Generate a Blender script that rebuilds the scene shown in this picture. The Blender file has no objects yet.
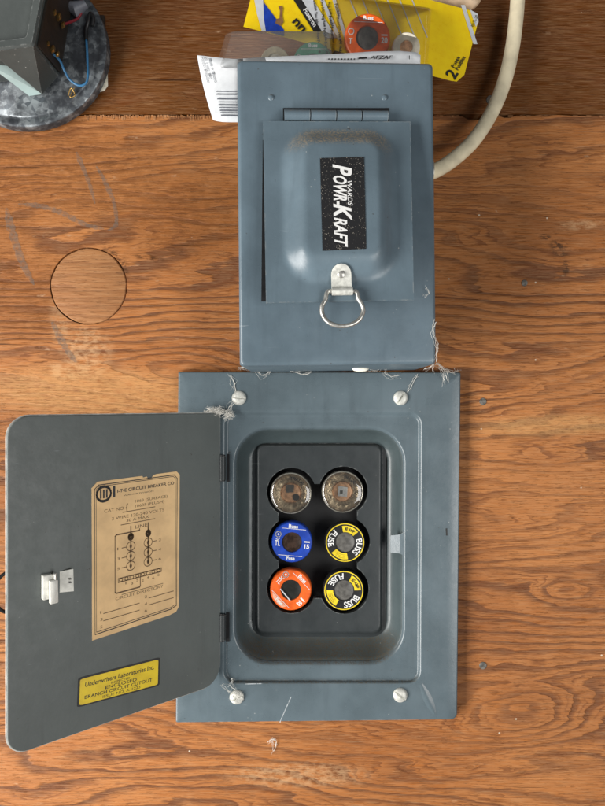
import bpy, bmesh, math, random
from mathutils import Vector, Matrix
random.seed(7)
scene = bpy.context.scene
COL = scene.collection

# ------------------------------------------------------------------ camera, world, lamps, exposure
FPX, DIST, CX, CY = 600.0, 0.48, 302.5, 403.0        # focal length in photo pixels, metres from lens to plywood
cam = bpy.data.cameras.new('camera'); camo = bpy.data.objects.new('camera', cam); COL.objects.link(camo)
camo.location = (0, -DIST, 0); camo.rotation_euler = (math.radians(90), 0, 0)
cam.sensor_fit = 'VERTICAL'; cam.angle = 2*math.atan(403/FPX); cam.clip_start = 0.01; cam.clip_end = 50
scene.camera = camo
world = bpy.data.worlds.new('World'); scene.world = world; world.use_nodes = True
bg = world.node_tree.nodes['Background']; bg.inputs[0].default_value = (0.92, 0.95, 1.0, 1); bg.inputs[1].default_value = 0.13
def area(name, loc, target, sx, sy, power, col):
    l = bpy.data.lights.new(name, 'AREA'); l.shape = 'RECTANGLE'; l.size = sx; l.size_y = sy; l.energy = power; l.color = col
    o = bpy.data.objects.new(name, l); COL.objects.link(o); o.location = loc
    o.rotation_euler = (Vector(target)-Vector(loc)).to_track_quat('-Z', 'Y').to_euler()
    return o
area('doorway_light', (-1.05, -0.70, -0.42), (0.0, 0, -0.10), 0.50, 1.35, 40, (1.0, 0.975, 0.94))
area('front_right_fill', (1.05, -1.35, -0.42), (0.05, 0, -0.05), 0.8, 0.9, 15, (1.0, 0.985, 0.96))  # unseen fill lamp, added to brighten from the front right
scene.view_settings.view_transform = 'Standard'; scene.view_settings.look = 'None'
scene.view_settings.gamma = 1; scene.view_settings.exposure = 0.0; scene.view_settings.use_curve_mapping = False
scene.render.engine = 'CYCLES'

# ------------------------------------------------------------------ pixel <-> place
def P(px, py, h=0.0):
    "point seen at photo pixel (px, py) that stands h metres proud of the plywood face"
    t = (DIST-h)/FPX
    return Vector(((px-CX)*t, -h, (CY-py)*t))
def S(npx, h=0.0): return npx*(DIST-h)/FPX

# ------------------------------------------------------------------ object helpers
WL = {}
def reg(o, world, parent):
    base = WL[parent.name] if parent else Vector((0, 0, 0))
    if parent: o.parent = parent
    o.location = world-base; WL[o.name] = Vector(world)
    return o
def tag(o, label=None, cat=None, group=None, kind=None):
    if label: o['label'] = label
    if cat: o['category'] = cat
    if group: o['group'] = group
    if kind: o['kind'] = kind
    return o
def thing(name, loc, label, cat, group=None):
    o = bpy.data.objects.new(name, None); COL.objects.link(o); o.empty_display_size = 0.02
    reg(o, Vector(loc), None); return tag(o, label, cat, group)
def mesh(name, verts, faces, mat, parent=None, smooth=40, fix=True):
    verts = [Vector(v) for v in verts]
    lo = Vector((min(v[i] for v in verts) for i in range(3))); hi = Vector((max(v[i] for v in verts) for i in range(3)))
    c = (lo+hi)/2
    me = bpy.data.meshes.new(name); me.from_pydata([v-c for v in verts], [], faces); me.validate()
    if fix:
        bm = bmesh.new(); bm.from_mesh(me); bmesh.ops.remove_doubles(bm, verts=bm.verts, dist=1e-7)
        bmesh.ops.recalc_face_normals(bm, faces=bm.faces); bm.to_mesh(me); bm.free()
    if smooth:
        me.polygons.foreach_set('use_smooth', [True]*len(me.polygons)); me.set_sharp_from_angle(angle=math.radians(smooth))
    for m in (mat if isinstance(mat, (list, tuple)) else [mat]): me.materials.append(m)
    o = bpy.data.objects.new(name, me); COL.objects.link(o)
    return reg(o, c, parent)
class B:
    "collects geometry for one mesh"
    def __init__(s): s.v = []; s.f = []
    def add(s, vs, fs):
        k = len(s.v); s.v += [Vector(v) for v in vs]; s.f += [tuple(i+k for i in f) for f in fs]; return s
    def loops(s, loops, cap0=False, cap1=False, closed=True):
        n = len(loops[0]); vs = [p for l in loops for p in l]; fs = []
        for a in range(len(loops)-1):
            for i in range(n if closed else n-1):
                j = (i+1) % n; fs.append((a*n+i, a*n+j, (a+1)*n+j, (a+1)*n+i))
        if cap0: fs.append(tuple(range(n))[::-1])
        if cap1: fs.append(tuple((len(loops)-1)*n+i for i in range(n)))
        return s.add(vs, fs)
    def tube(s, pts, rad, seg=8, caps=True, flat=1.0, up=None):
        pts = [Vector(p) for p in pts]; loops = []; prev = None
        for i, p in enumerate(pts):
            t = (pts[min(i+1, len(pts)-1)]-pts[max(i-1, 0)]).normalized()
            if prev is None:
                a = up or (Vector((0, 1, 0)) if abs(t.y) < .9 else Vector((1, 0, 0)))
            else: a = prev
            n = (a-t*a.dot(t)).normalized(); prev = n; b = t.cross(n)
            r = rad[i] if isinstance(rad, (list, tuple)) else rad
            loops.append([p+(n*math.cos(k*math.tau/seg)*flat+b*math.sin(k*math.tau/seg))*r for k in range(seg)])
        return s.loops(loops, caps, caps)
    def box(s, q0, q1):
        "prism between two quads"
        return s.loops([q0, q1], True, True)
    def build(s, name, mat, parent=None, smooth=40): return mesh(name, s.v, s.f, mat, parent, smooth)
def rquad(c4, r, n=6):
    "rounded quad through corners TL TR BR BL (any dimension); r one radius or four"
    c4 = [Vector(c) for c in c4]; rs = r if isinstance(r, (list, tuple)) else [r]*4; out = []
    for i in range(4):
        c = c4[i]; p = c4[i-1]; q = c4[(i+1) % 4]
        a = (p-c).normalized()*rs[i]; b = (q-c).normalized()*rs[i]
        for k in range(n+1):
            t = k/n*math.pi/2; out.append(c+a*(1-math.sin(t))+b*(1-math.cos(t)))
    return out
def inset(c4, d):
    c4 = [Vector(c) for c in c4]; out = []
    for i in range(4):
        c = c4[i]; a = (c4[i-1]-c).normalized(); b = (c4[(i+1) % 4]-c).normalized()
        out.append(c+(a+b)*d)
    return out
def pq(c4, h, r, n=6):
    "rounded quad traced in pixels, standing h proud of the wall"
    return [P(v.x, v.y, h) for v in rquad([Vector((a, b)) for a, b in c4], r, n)]
def rect(x0, y0, x1, y1): return [(x0, y0), (x1, y0), (x1, y1), (x0, y1)]
def spline(pts, n=8):
    pts = [Vector(p) for p in pts]; out = []
    for i in range(len(pts)-1):
        p0 = pts[max(i-1, 0)]; p1 = pts[i]; p2 = pts[i+1]; p3 = pts[min(i+2, len(pts)-1)]
        for k in range(n):
            t = k/n
            out.append(0.5*((2*p1)+(p2-p0)*t+(2*p0-5*p1+4*p2-p3)*t*t+(3*p1-p0-3*p2+p3)*t**3))
    return out+[pts[-1]]
def lathe(profile, c, seg=40, ax=None, ay=None, an=None, cap0=False, cap1=False):
    "profile (radius, height) about axis an (towards camera by default)"
    ax = ax or Vector((1, 0, 0)); ay = ay or Vector((0, 0, 1)); an = an or Vector((0, -1, 0))
    b = B(); c = Vector(c)
    b.loops([[c+ax*(r*math.cos(k*math.tau/seg))+ay*(r*math.sin(k*math.tau/seg))+an*h for k in range(seg)] for r, h in profile], cap0, cap1)
    return b
def boolean(o, cutters, op='DIFFERENCE'):
    for c in cutters:
        m = o.modifiers.new('b', 'BOOLEAN'); m.operation = op; m.object = c; m.solver = 'EXACT'
    bpy.context.view_layer.update()
    dg = bpy.context.evaluated_depsgraph_get()
    me = bpy.data.meshes.new_from_object(o.evaluated_get(dg))
    o.modifiers.clear(); o.data = me
    for c in cutters: bpy.data.objects.remove(c)
    me.polygons.foreach_set('use_smooth', [True]*len(me.polygons)); me.set_sharp_from_angle(angle=math.radians(35))
    return o

# ------------------------------------------------------------------ lettering
_cache = {}
def glyphs(txt, bold=0.0, shear=0.0):
    key = (txt, bold, shear)
    if key in _cache: return _cache[key]
    cu = bpy.data.curves.new('t', 'FONT'); cu.body = txt; cu.size = 1; cu.resolution_u = 5; cu.offset = bold; cu.shear = shear
    o = bpy.data.objects.new('t', cu); COL.objects.link(o)
    bpy.context.view_layer.update(); dg = bpy.context.evaluated_depsgraph_get()
    me = bpy.data.meshes.new_from_object(o.evaluated_get(dg))
    vs = [(v.co.x, v.co.y) for v in me.vertices]; fs = [tuple(p.vertices) for p in me.polygons]
    bpy.data.objects.remove(o); bpy.data.meshes.remove(me); bpy.data.curves.remove(cu)
    _cache[key] = (vs, fs); return vs, fs
CAP = max(v[1] for v in glyphs('H')[0])
def text(b, txt, x, y, w, cap, fmap, bold=0.0, shear=0.0, align='L'):
    "writes txt with baseline start (x, y), width w and capital height cap in the local units of fmap"
    vs, fs = glyphs(txt, bold, shear)
    if not vs: return
    x0 = min(v[0] for v in vs); x1 = max(v[0] for v in vs)
    if txt == '1': w *= .4
    sx = w/(x1-x0); sy = cap/CAP
    if align == 'C': x -= w/2
    b.add([fmap(x+(v[0]-x0)*sx, y+v[1]*sy) for v in vs], fs)
def stroke(b, pts, w, fmap):
    "flat printed line of width w through 2-D points"
    for (x0, y0), (x1, y1) in zip(pts[:-1], pts[1:]):
        d = Vector((x1-x0, y1-y0)); L = d.length
        if L == 0: continue
        d /= L; n = Vector((-d.y, d.x))*w/2; e = d*w*0.4
        b.add([fmap(x0-e.x+n.x, y0-e.y+n.y), fmap(x1+e.x+n.x, y1+e.y+n.y), fmap(x1+e.x-n.x, y1+e.y-n.y), fmap(x0-e.x-n.x, y0-e.y-n.y)], [(0, 1, 2, 3)])
def ringpts(cx, cy, r, n=20, a0=0, a1=math.tau): return [(cx+r*math.cos(a0+(a1-a0)*k/n), cy+r*math.sin(a0+(a1-a0)*k/n)) for k in range(n+1)]
def disc2(b, cx, cy, r, fmap, n=12): b.add([fmap(x, y) for x, y in ringpts(cx, cy, r, n)[:-1]], [tuple(range(n))])
def fillpoly(b, pts, fmap): b.add([fmap(x, y) for x, y in pts], [tuple(range(len(pts)))])

# ------------------------------------------------------------------ materials
class Mat:
    def __init__(s, name):
        s.m = bpy.data.materials.new(name); s.m.use_nodes = True; s.t = s.m.node_tree
        s.b = s.t.nodes['Principled BSDF']; s.out = s.t.nodes['Material Output']
    def n(s, typ, **kw):
        nd = s.t.nodes.new('ShaderNode'+typ)
        for k, v in kw.items():
            setattr(nd, k, v)
        return nd
    def put(s, sock, val):
        if isinstance(val, bpy.types.NodeSocket): s.t.links.new(val, sock)
        elif val is not None: sock.default_value = val
    def math(s, op, a, b=None, c=None, clamp=False):
        nd = s.n('Math', operation=op, use_clamp=clamp)
        for i, v in enumerate((a, b, c)):
            if v is not None: s.put(nd.inputs[i], v)
        return nd.outputs[0]
    def pos(s): 
        g = s.n('NewGeometry'); return g.outputs['Position']
    def scaled(s, vec, sc, off=(0, 0, 0)):
        nd = s.n('Mapping'); s.put(nd.inputs[0], vec); nd.inputs[1].default_value = off; nd.inputs[3].default_value = sc; return nd.outputs[0]
    def noise(s, vec, scale, detail=3, rough=.55, dist=0.0):
        nd = s.n('TexNoise'); s.put(nd.inputs['Vector'], vec); nd.inputs['Scale'].default_value = scale
        nd.inputs['Detail'].default_value = detail; nd.inputs['Roughness'].default_value = rough; nd.inputs['Distortion'].default_value = dist
        return nd.outputs['Fac']
    def rng(s, v, a, b, c=0.0, d=1.0, smooth=True):
        nd = s.n('MapRange'); nd.interpolation_type = 'SMOOTHSTEP' if smooth else 'LINEAR'
        s.put(nd.inputs[0], v)
        for i, x in zip((1, 2, 3, 4), (a, b, c, d)): nd.inputs[i].default_value = x
        return nd.outputs[0]
    def mix(s, fac, a, b, mode='MIX'):
        nd = s.n('Mix', data_type='RGBA', blend_type=mode); s.put(nd.inputs[0], fac)
        for sock, v in ((nd.inputs[6], a), (nd.inputs[7], b)):
            s.put(sock, v if isinstance(v, bpy.types.NodeSocket) else (v[0], v[1], v[2], 1))
        return nd.outputs[2]
    def bump(s, h, strength, dist):
        nd = s.n('Bump'); nd.inputs['Strength'].default_value = strength; nd.inputs['Distance'].default_value = dist
        s.put(nd.inputs['Height'], h); s.t.links.new(nd.outputs[0], s.b.inputs['Normal'])
    def set(s, **kw):
        names = dict(col='Base Color', rough='Roughness', metal='Metallic', spec='Specular IOR Level', coat='Coat Weight', coatr='Coat Roughness', trans='Transmission Weight', ior='IOR', alpha='Alpha')
        for k, v in kw.items():
            if k == 'col' and not isinstance(v, bpy.types.NodeSocket): v = (v[0], v[1], v[2], 1)
            s.put(s.b.inputs[names[k]], v)
        return s
def simple(name, col, rough=.5, metal=0.0, var=.18, scale=180, bump=0.0):
    m = Mat(name); p = m.pos(); nz = m.noise(p, scale, 4)
    m.set(col=m.mix(m.rng(nz, .3, .7), [c*(1-var) for c in col], [min(1, c*(1+var)) for c in col]), rough=m.math('ADD', m.math('MULTIPLY', nz, .2), rough-.1), metal=metal)
    if bump: m.bump(m.noise(p, scale*3, 3), bump, .0004)
    return m.m
def paint(name, col, rough=.42, dust=.5, dustcol=(.19, .165, .13), speck=.5, blotch=.12, wear=.6):
    "old baked enamel: faint mottling, orange peel, settled dust on whatever faces up, tiny pale flecks"
    m = Mat(name); p = m.pos(); g = m.n('NewGeometry')
    big = m.noise(p, 22, 4, .6); fine = m.noise(p, 420, 3)
    c = m.mix(m.rng(big, .3, .7), [x*(1-blotch) for x in col], [x*(1+blotch) for x in col])
    sep = m.n('SeparateXYZ'); m.put(sep.inputs[0], g.outputs['Normal'])
    up = m.math('MULTIPLY', m.rng(sep.outputs[2], .12, .75), dust)
    up = m.math('MULTIPLY', up, m.rng(m.noise(p, 1000, 2, .6), .44, .60, .10, 1))
    c = m.mix(up, c, dustcol)
    vo = m.n('TexVoronoi'); vo.inputs['Scale'].default_value = 210; m.put(vo.inputs['Vector'], p)
    sp = m.math('MULTIPLY', m.rng(vo.outputs['Distance'], .05, .11, 1, 0), m.rng(m.noise(p, 75, 2), .58, .66))
    c = m.mix(m.math('MULTIPLY', sp, speck), c, (.55, .55, .52))
    # fine hair scratches
    scr = m.noise(m.scaled(p, (30, 30, 420)), 1, 2, .5, 1.2)
    c = m.mix(m.math('MULTIPLY', m.rng(scr, .74, .80), .25), c, (.42, .46, .48))
    # worn edges, grime runs and small chips
    bv = m.n('Bevel'); bv.samples = 4; bv.inputs[0].default_value = .0014
    dt = m.n('VectorMath', operation='DOT_PRODUCT'); m.put(dt.inputs[0], bv.outputs[0]); m.put(dt.inputs[1], g.outputs['Normal'])
    ew = m.math('MULTIPLY', m.rng(dt.outputs['Value'], .985, .90, 0, 1), m.rng(m.noise(p, 150, 4, .75), .46, .60))
    c = m.mix(m.math('MULTIPLY', ew, wear), c, (.30, .31, .30))
    chip = m.math('MULTIPLY', m.rng(m.noise(p, 240, 3, .6), .715, .74), wear)
    c = m.mix(chip, c, (.05, .035, .025))
    runs = m.math('MULTIPLY', m.rng(m.noise(m.scaled(p, (70, 70, 9)), 1, 4, .7), .50, .72), wear*.5)
    c = m.mix(runs, c, [x*.62 for x in col])
    m.set(col=c, rough=m.math('ADD', m.math('ADD', m.math('ADD', m.rng(big, .2, .8, -.06, .08, False), m.math('MULTIPLY', m.rng(m.noise(p, 95, 4, .7), .3, .7), .10)), rough), m.math('MULTIPLY', up, .35)), spec=.5)
    m.bump(m.math('ADD', m.math('MULTIPLY', fine, .5), m.math('MULTIPLY', big, 1.2)), .10, .0012)
    return m.m

def ell(m, p, px, py, rx, ry, rot=0, soft=.6):
    "soft elliptical region of the plywood face centred on a traced spot"
    c = P(px, py, 0); nd = m.n('Mapping'); nd.vector_type = 'TEXTURE'
    m.put(nd.inputs[0], p); nd.inputs[1].default_value = (c.x, 0, c.z); nd.inputs[2].default_value = (0, math.radians(rot), 0)
    nd.inputs[3].default_value = (S(rx), 1, S(ry))
    l = m.n('VectorMath', operation='LENGTH'); m.put(l.inputs[0], nd.outputs[0])
    return m.rng(l.outputs['Value'], 1-soft, 1.0, 1, 0)
def wood(name, plug=False, pale=False, upper=False):
    m = Mat(name); p0 = m.pos()
    p = m.scaled(p0, (1, 0, 1), (0, 0, 0)) if not plug else m.scaled(p0, (1, 0, 1), (.37, 0, .21))
    sep = m.n('SeparateXYZ'); m.put(sep.inputs[0], p)
    # rotary-cut figure: contour lines of a slow field
    warp = m.noise(m.scaled(p, (2.3, 1, 11), (3.1, 0, 1.7)), 1, 2, .45)
    warp2 = m.noise(m.scaled(p, (9, 1, 45), (1.1, 0, 4.7)), 1, 2, .5)
    warp3 = m.noise(m.scaled(p, (45, 1, 260)), 1, 2, .6)
    field = m.math('ADD', m.math('MULTIPLY', sep.outputs[2], 78), m.math('ADD', m.math('MULTIPLY', warp, 13), m.math('ADD', m.math('MULTIPLY', warp2, 2.3), m.math('MULTIPLY', warp3, .55))))
    if not plug:
        field = m.math('ADD', field, m.math('MULTIPLY', ell(m, p0, 527, 712, 100, 46, -6, 1.0), 3.6))
        field = m.math('ADD', field, m.math('MULTIPLY', ell(m, p0, 563, 590, 40, 18, 0, 1.0), 1.6))
        field = m.math('ADD', field, m.math('MULTIPLY', ell(m, p0, 190, 372, 120, 26, 3, 1.0), -2.6))
    fr = m.math('FRACT', field)
    late = m.math('MULTIPLY', m.rng(fr, .45, .85), m.rng(fr, .90, .99, 1, 0))
    amt = m.rng(m.noise(m.scaled(p, (3, 1, 14), (7, 0, 2)), 1, 3), .34, .56, .40, 1)
    zone = .5 if upper else 1.0
    late = m.math('MULTIPLY', late, m.math('MULTIPLY', amt, zone if not plug else .35))
    fib = m.noise(m.scaled(p, (16, 1, 620)), 1, 4, .65)
    fib2 = m.noise(m.scaled(p, (60, 1, 1900)), 1, 3, .6)
    tone = m.noise(m.scaled(p, (4, 1, 9), (0, 0, 9)), 1, 4, .6)
    L, Dk = ((.47, .178, .050), (.33, .106, .023)) if not plug else ((.40, .185, .072), (.31, .128, .045))
    if upper: L, Dk = (.135, .039, .003), (.082, .020, .001)
    if pale: L, Dk = (.62, .42, .23), (.50, .30, .14)
    c = m.mix(m.rng(tone, .3, .7), Dk, L)
    c = m.mix(m.math('MULTIPLY', late, .98), c, (.125, .038, .013))
    c = m.mix(m.rng(fib, .30, .72, .32, 0), c, (.15, .055, .02))
    c = m.mix(m.rng(fib2, .35, .75, 0, .22), c, (.62, .40, .22))
    pore = m.rng(m.noise(m.scaled(p, (110, 1, 1500), (2, 0, 5)), 1, 2), .66, .74)
    c = m.mix(m.math('MULTIPLY', pore, .55), c, (.10, .035, .015))
    late2 = m.math('MULTIPLY', m.rng(m.math('FRACT', m.math('MULTIPLY', field, 3.1)), .55, .95), m.rng(m.noise(m.scaled(p, (12, 1, 60), (5, 0, 8)), 1, 3), .42, .62))
    c = m.mix(m.math('MULTIPLY', late2, .2 if plug or pale or upper else .70), c, (.15, .05, .018))
    tick = m.rng(m.noise(m.scaled(p, (55, 1, 1050), (1, 0, 7)), 1, 3, .7), .56, .63)
    c = m.mix(m.math('MULTIPLY', tick, .20 if plug else .30), c, (.11, .036, .012))
    lite = m.rng(m.noise(m.scaled(p, (38, 1, 1300), (9, 0, 1)), 1, 3, .7), .57, .66)
    c = m.mix(m.math('MULTIPLY', lite, .20), c, (.66, .40, .20))
    split = m.math('MULTIPLY', m.rng(m.noise(m.scaled(p, (7, 1, 330), (4, 0, 6)), 1, 2, .5), .725, .74), .0 if plug or pale else .8)
    c = m.mix(split, c, (.045, .018, .009))
    if not plug and not pale:
        grain = m.noise(m.scaled(p0, (140, 1, 260)), 1, 4, .7)
        def stain_and_light(lst, col, k, lo=.38, hi=.62):
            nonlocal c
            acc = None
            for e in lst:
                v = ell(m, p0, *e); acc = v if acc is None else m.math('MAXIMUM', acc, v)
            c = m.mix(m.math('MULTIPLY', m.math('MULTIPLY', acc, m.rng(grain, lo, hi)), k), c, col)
        stain_and_light([(86, 352, 34, 34, 30), (62, 372, 22, 10, 20), (60, 315, 14, 40, 0), (300, 775, 90, 16, 0), (580, 225, 30, 7, -4)], (.58, .36, .19), .5)
        stain_and_light([(560, 248, 14, 11, 30), (566, 268, 5, 10, 0), (545, 237, 8, 4, 0)], (.07, .035, .018), .85, .42, .56)
        stain_and_light([(121, 272, 10, 22, 12), (116, 257, 22, 6, 40), (150, 258, 22, 3, 8)], (.07, .03, .012), .85, .42, .58)
        stain_and_light([(70, 175, 170, 75, 8), (190, 215, 110, 60, -10), (20, 290, 75, 70, 0), (0, 210, 60, 120, 10)], (.14, .046, .009), .62, .10, .75)  # aged varnish, with the left-edge shadow painted into the colour
        stain_and_light([(470, 590, 60, 120, 0), (560, 690, 90, 70, 0)], (.19, .07, .025), .45, .2, .8)
        stain_and_light([(560, 425, 110, 14, -2), (90, 392, 150, 34, 2)], (.56, .30, .115), .6, .15, .65)  # pale bands put the varnish sheen into the wood colour
        stain_and_light([(56, 292, 8, 22, -12), (68, 313, 16, 6, 40)], (.10, .05, .025), .7, .45, .6)
        # paint flecks and sawdust
        vo = m.n('TexVoronoi'); vo.inputs['Scale'].default_value = 95; m.put(vo.inputs['Vector'], p)
        fl = m.math('MULTIPLY', m.rng(vo.outputs['Distance'], .05, .09, 1, 0), m.rng(m.noise(p, 37, 1), .60, .64))
        c = m.mix(m.math('MULTIPLY', fl, .8), c, (.72, .62, .48))
        scuff = m.rng(m.noise(m.scaled(p, (55, 1, 130), (3, 0, 3)), 1, 3, .6), .66, .76)
        c = m.mix(m.math('MULTIPLY', scuff, .35), c, (.62, .42, .26))
    m.set(col=c, rough=m.rng(fib, .2, .8, .40, .64, False), spec=.04 if upper else .15)
    m.bump(m.math('ADD', m.math('MULTIPLY', fib, .8), m.math('ADD', m.math('MULTIPLY', late, -.9), m.math('ADD', m.math('MULTIPLY', tick, -.7), m.math('ADD', m.math('MULTIPLY', split, -2.0), m.math('MULTIPLY', pore, -.8))))), .55, .0009)
    return m.m
def clear(name, tint=(.93, .95, .95), gl=.16, rough=.08, haze=.05):
    m = Mat(name); t = m.n('BsdfTransparent'); t.inputs[0].default_value = (*tint, 1)
    g = m.n('BsdfGlossy'); g.inputs['Roughness'].default_value = rough
    d = m.n('BsdfDiffuse'); d.inputs[0].default_value = (.8, .8, .78, 1)
    fr = m.n('Fresnel'); fr.inputs[0].default_value = 1.45
    a = m.n('MixShader'); m.put(a.inputs[0], haze); m.t.links.new(t.outputs[0], a.inputs[1]); m.t.links.new(d.outputs[0], a.inputs[2])
    b2 = m.n('MixShader'); m.put(b2.inputs[0], m.math('ADD', m.math('MULTIPLY', fr.outputs[0], .9), gl*.3)); m.t.links.new(a.outputs[0], b2.inputs[1]); m.t.links.new(g.outputs[0], b2.inputs[2])
    m.t.links.new(b2.outputs[0], m.out.inputs[0]); return m.m
def wisp(name, col, k):
    m = Mat(name); p = m.pos(); t = m.n('BsdfTransparent'); mx = m.n('MixShader')
    m.set(col=col, rough=.8); m.put(mx.inputs[0], m.math('MULTIPLY', m.rng(m.noise(p, 330, 4, .7), .25, .60), k))
    m.t.links.new(t.outputs[0], mx.inputs[1]); m.t.links.new(m.b.outputs[0], mx.inputs[2]); m.t.links.new(mx.outputs[0], m.out.inputs[0]); return m.m
def galv(name):
    m = Mat(name); p = m.pos(); vo = m.n('TexVoronoi'); vo.inputs['Scale'].default_value = 260; m.put(vo.inputs['Vector'], m.math('ADD', 0, 0) and p)
    sp = m.n('SeparateColor'); m.put(sp.inputs[0], vo.outputs['Color'])
    c = m.mix(sp.outputs[0], (.10, .115, .13), (.34, .37, .385)); c = m.mix(m.rng(m.noise(p, 60, 4, .7), .38, .66), (.055, .06, .068), c)
    m.set(col=c, metal=.55, rough=m.math('ADD', m.math('MULTIPLY', sp.outputs[1], .25), .35)); return m.m

M = dict(
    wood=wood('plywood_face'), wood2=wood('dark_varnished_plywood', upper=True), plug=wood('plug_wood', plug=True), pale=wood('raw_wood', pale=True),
    void=simple('dark_cavity', (.012, .010, .009), .9),
    blue=paint('blue_grey_enamel', (.106, .148, .178), .28, .55),
    lid=paint('lid_enamel', (.112, .156, .186), .28, 1.0, (.34, .27, .18), .8),
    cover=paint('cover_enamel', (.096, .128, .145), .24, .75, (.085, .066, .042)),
    door=paint('door_enamel', (.118, .134, .127), .46, .4, speck=.25, blotch=.08),
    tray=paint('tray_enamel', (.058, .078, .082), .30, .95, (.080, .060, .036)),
    dead=paint('deadfront_enamel', (.030, .036, .038), .36, .45, (.07, .06, .045), speck=.2),
    black=simple('black_plastic', (.012, .012, .013), .42), hole=simple('black_porcelain', (.010, .010, .011), .6),
    steel=simple('zinc_steel', (.55, .54, .50), .38, .85, .2, 260, .2), dull=simple('dull_zinc', (.60, .60, .55), .5, .3, .22, 300, .3),
    brass=simple('brass', (.36, .23, .08), .4, .9), copper=simple('copper', (.80, .42, .23), .38, .25, .35, 330),
    glassbrass=simple('crinkled_brass', (.42, .33, .22), .32, .6, .45, 380, .4), silver=simple('silver_link', (.82, .84, .86), .3, .25),
    mica=simple('mica_grey', (.12, .115, .105), .32, .1, .3, 260), amber=simple('dark_amber_window', (.045, .026, .018), .28, .05, .5, 200), dkwin=simple('dark_window', (.022, .023, .02), .25),
    fblue=simple('blue_print', (.008, .055, .42), .42), forange=simple('orange_print', (.86, .13, .012), .42), fyellow=simple('yellow_print', (.80, .60, .02), .42),
    fgreen=simple('green_plastic', (.07, .34, .20), .35), cream=simple('cream_ceramic', (.72, .60, .38), .4), ivory=simple('ivory_ceramic', (.80, .74, .60), .4),
    white=simple('white_print', (.80, .80, .78), .5, var=.06), ink=simple('black_ink', (.018, .017, .016), .55), brownink=simple('faded_ink', (.16, .095, .045), .7),
    tan=simple('tan_paper', (.90, .60, .30), .75, var=.12, scale=60), yellowdecal=simple('yellow_decal', (.92, .64, .012), .42, var=.14, scale=90),
    card=simple('yellow_card', (1.0, .68, .006), .30, var=.05), cardwhite=simple('white_card', (.62, .64, .66), .5, var=.05), cardblue=simple('blue_card', (.012, .05, .38), .35),
    barcode=simple('grey_ink', (.12, .13, .15), .6), cable=simple('cream_cable_jacket', (.76, .67, .47), .42, var=.16, scale=70, bump=.15), cable2=simple('beige_cable_jacket', (.66, .47, .30), .5),
    clear2=clear('cloudy_blister', (.97, .98, .98), .1, .15, haze=.08),
    clear=clear('clear_blister', (.995, .995, .99), .0, .1, haze=.02), lens=clear('fuse_glass', (.95, .95, .92), .2, .05, .02), nail=simple('weathered_nail', (.13, .12, .105), .6, .4, .5, 420),
    web=wisp('cobweb_silk', (.80, .78, .72), .95), cocoon=simple('cocoon_silk', (.78, .76, .66), .8), streak=wisp('grey_paint_streak', (.15, .165, .15), .30),
    latchw=simple('whitish_zinc', (.80, .79, .72), .45, .1, .12, 300), rimw=simple('lit_rim', (.55, .54, .50), .5, .2, .3, 120),
    galv=galv('galvanised_plate'), tgrey=paint('transformer_enamel', (.055, .063, .060), .5, .3), tlight=paint('lit_flange_enamel', (.36, .47, .46), .45, .2),
    board=simple('dark_fibre_board', (.022, .015, .010), .5), wblue=simple('blue_wire', (.035, .15, .30), .4), wred=simple('red_wire', (.22, .02, .03), .4), wgrey=simple('grey_tape', (.17, .18, .21), .5),
    scratch=wisp('bare_scratch', (.62, .66, .68), .8), ring=simple('black_wire', (.015, .015, .016), .35, .3))

# ------------------------------------------------------------------ plywood wall
wall = thing('plywood_wall', P(302, 1250, 0), None, None); wall['kind'] = 'structure'
def edge(y, x0, x1, n, amp):
    return [(x0+(x1-x0)*k/n, y+random.uniform(-amp, amp)) for k in range(n+1)]
TH = .018
def sheet(name, top, bot, mat='wood'):
    b = B(); n = len(top); fr = [P(x, y, 0) for x, y in top]+[P(x, y, 0) for x, y in bot]
    vs = [*fr, *[v+Vector((0, TH, 0)) for v in fr]]; fs = []
    for i in range(n-1):
        fs += [(i, i+1, n+i+1, n+i), (2*n+i, 3*n+i, 3*n+i+1, 2*n+i+1), (i, 2*n+i, 2*n+i+1, i+1), (n+i, n+i+1, 3*n+i+1, 3*n+i)]
    fs += [(0, n, 3*n, 2*n), (n-1, 3*n-1, 4*n-1, 2*n-1)]
    return b.add(vs, fs).build(name, M[mat], wall, 30)
NX = 240
def up_edge(x):
    return 114.3+random.uniform(-.35, .35)
def lo_edge(x):
    if 463 < x < 488: return 119.6+random.uniform(-.3, .3)
    if 500 < x < 516: return 117.6+random.uniform(-.6, .6)
    return 115.6+random.uniform(-.35, .5)+(.6*math.sin(x*.11)+.4*math.sin(x*.37))*.5
xs = [-420+(1030+420)*k/NX for k in range(NX+1)]
sheet('plywood_sheet', [(x, -420) for x in xs], [(x, up_edge(x)) for x in xs], 'wood2')
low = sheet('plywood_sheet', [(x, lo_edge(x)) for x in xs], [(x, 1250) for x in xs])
cut1 = B().box([P(x, y, .01) for x, y in rect(205, 395, 432, 700)], [P(x, y, .01)+Vector((0, .05, 0)) for x, y in rect(205, 395, 432, 700)]).build('cut', M['void'])
pc = P(88.5, 286, 0); PR = S(38.6)
cut2 = lathe([(PR, .01), (PR, -.03)], pc, 64, cap0=True, cap1=True).build('cut', M['void'])
boolean(low, [cut1, cut2])
mesh('backing_board', [P(x, y, 0)+Vector((0, .055, 0)) for x, y in rect(-450, -450, 1060, 1280)], [(0, 1, 2, 3)], M['void'], wall, 0)
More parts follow.
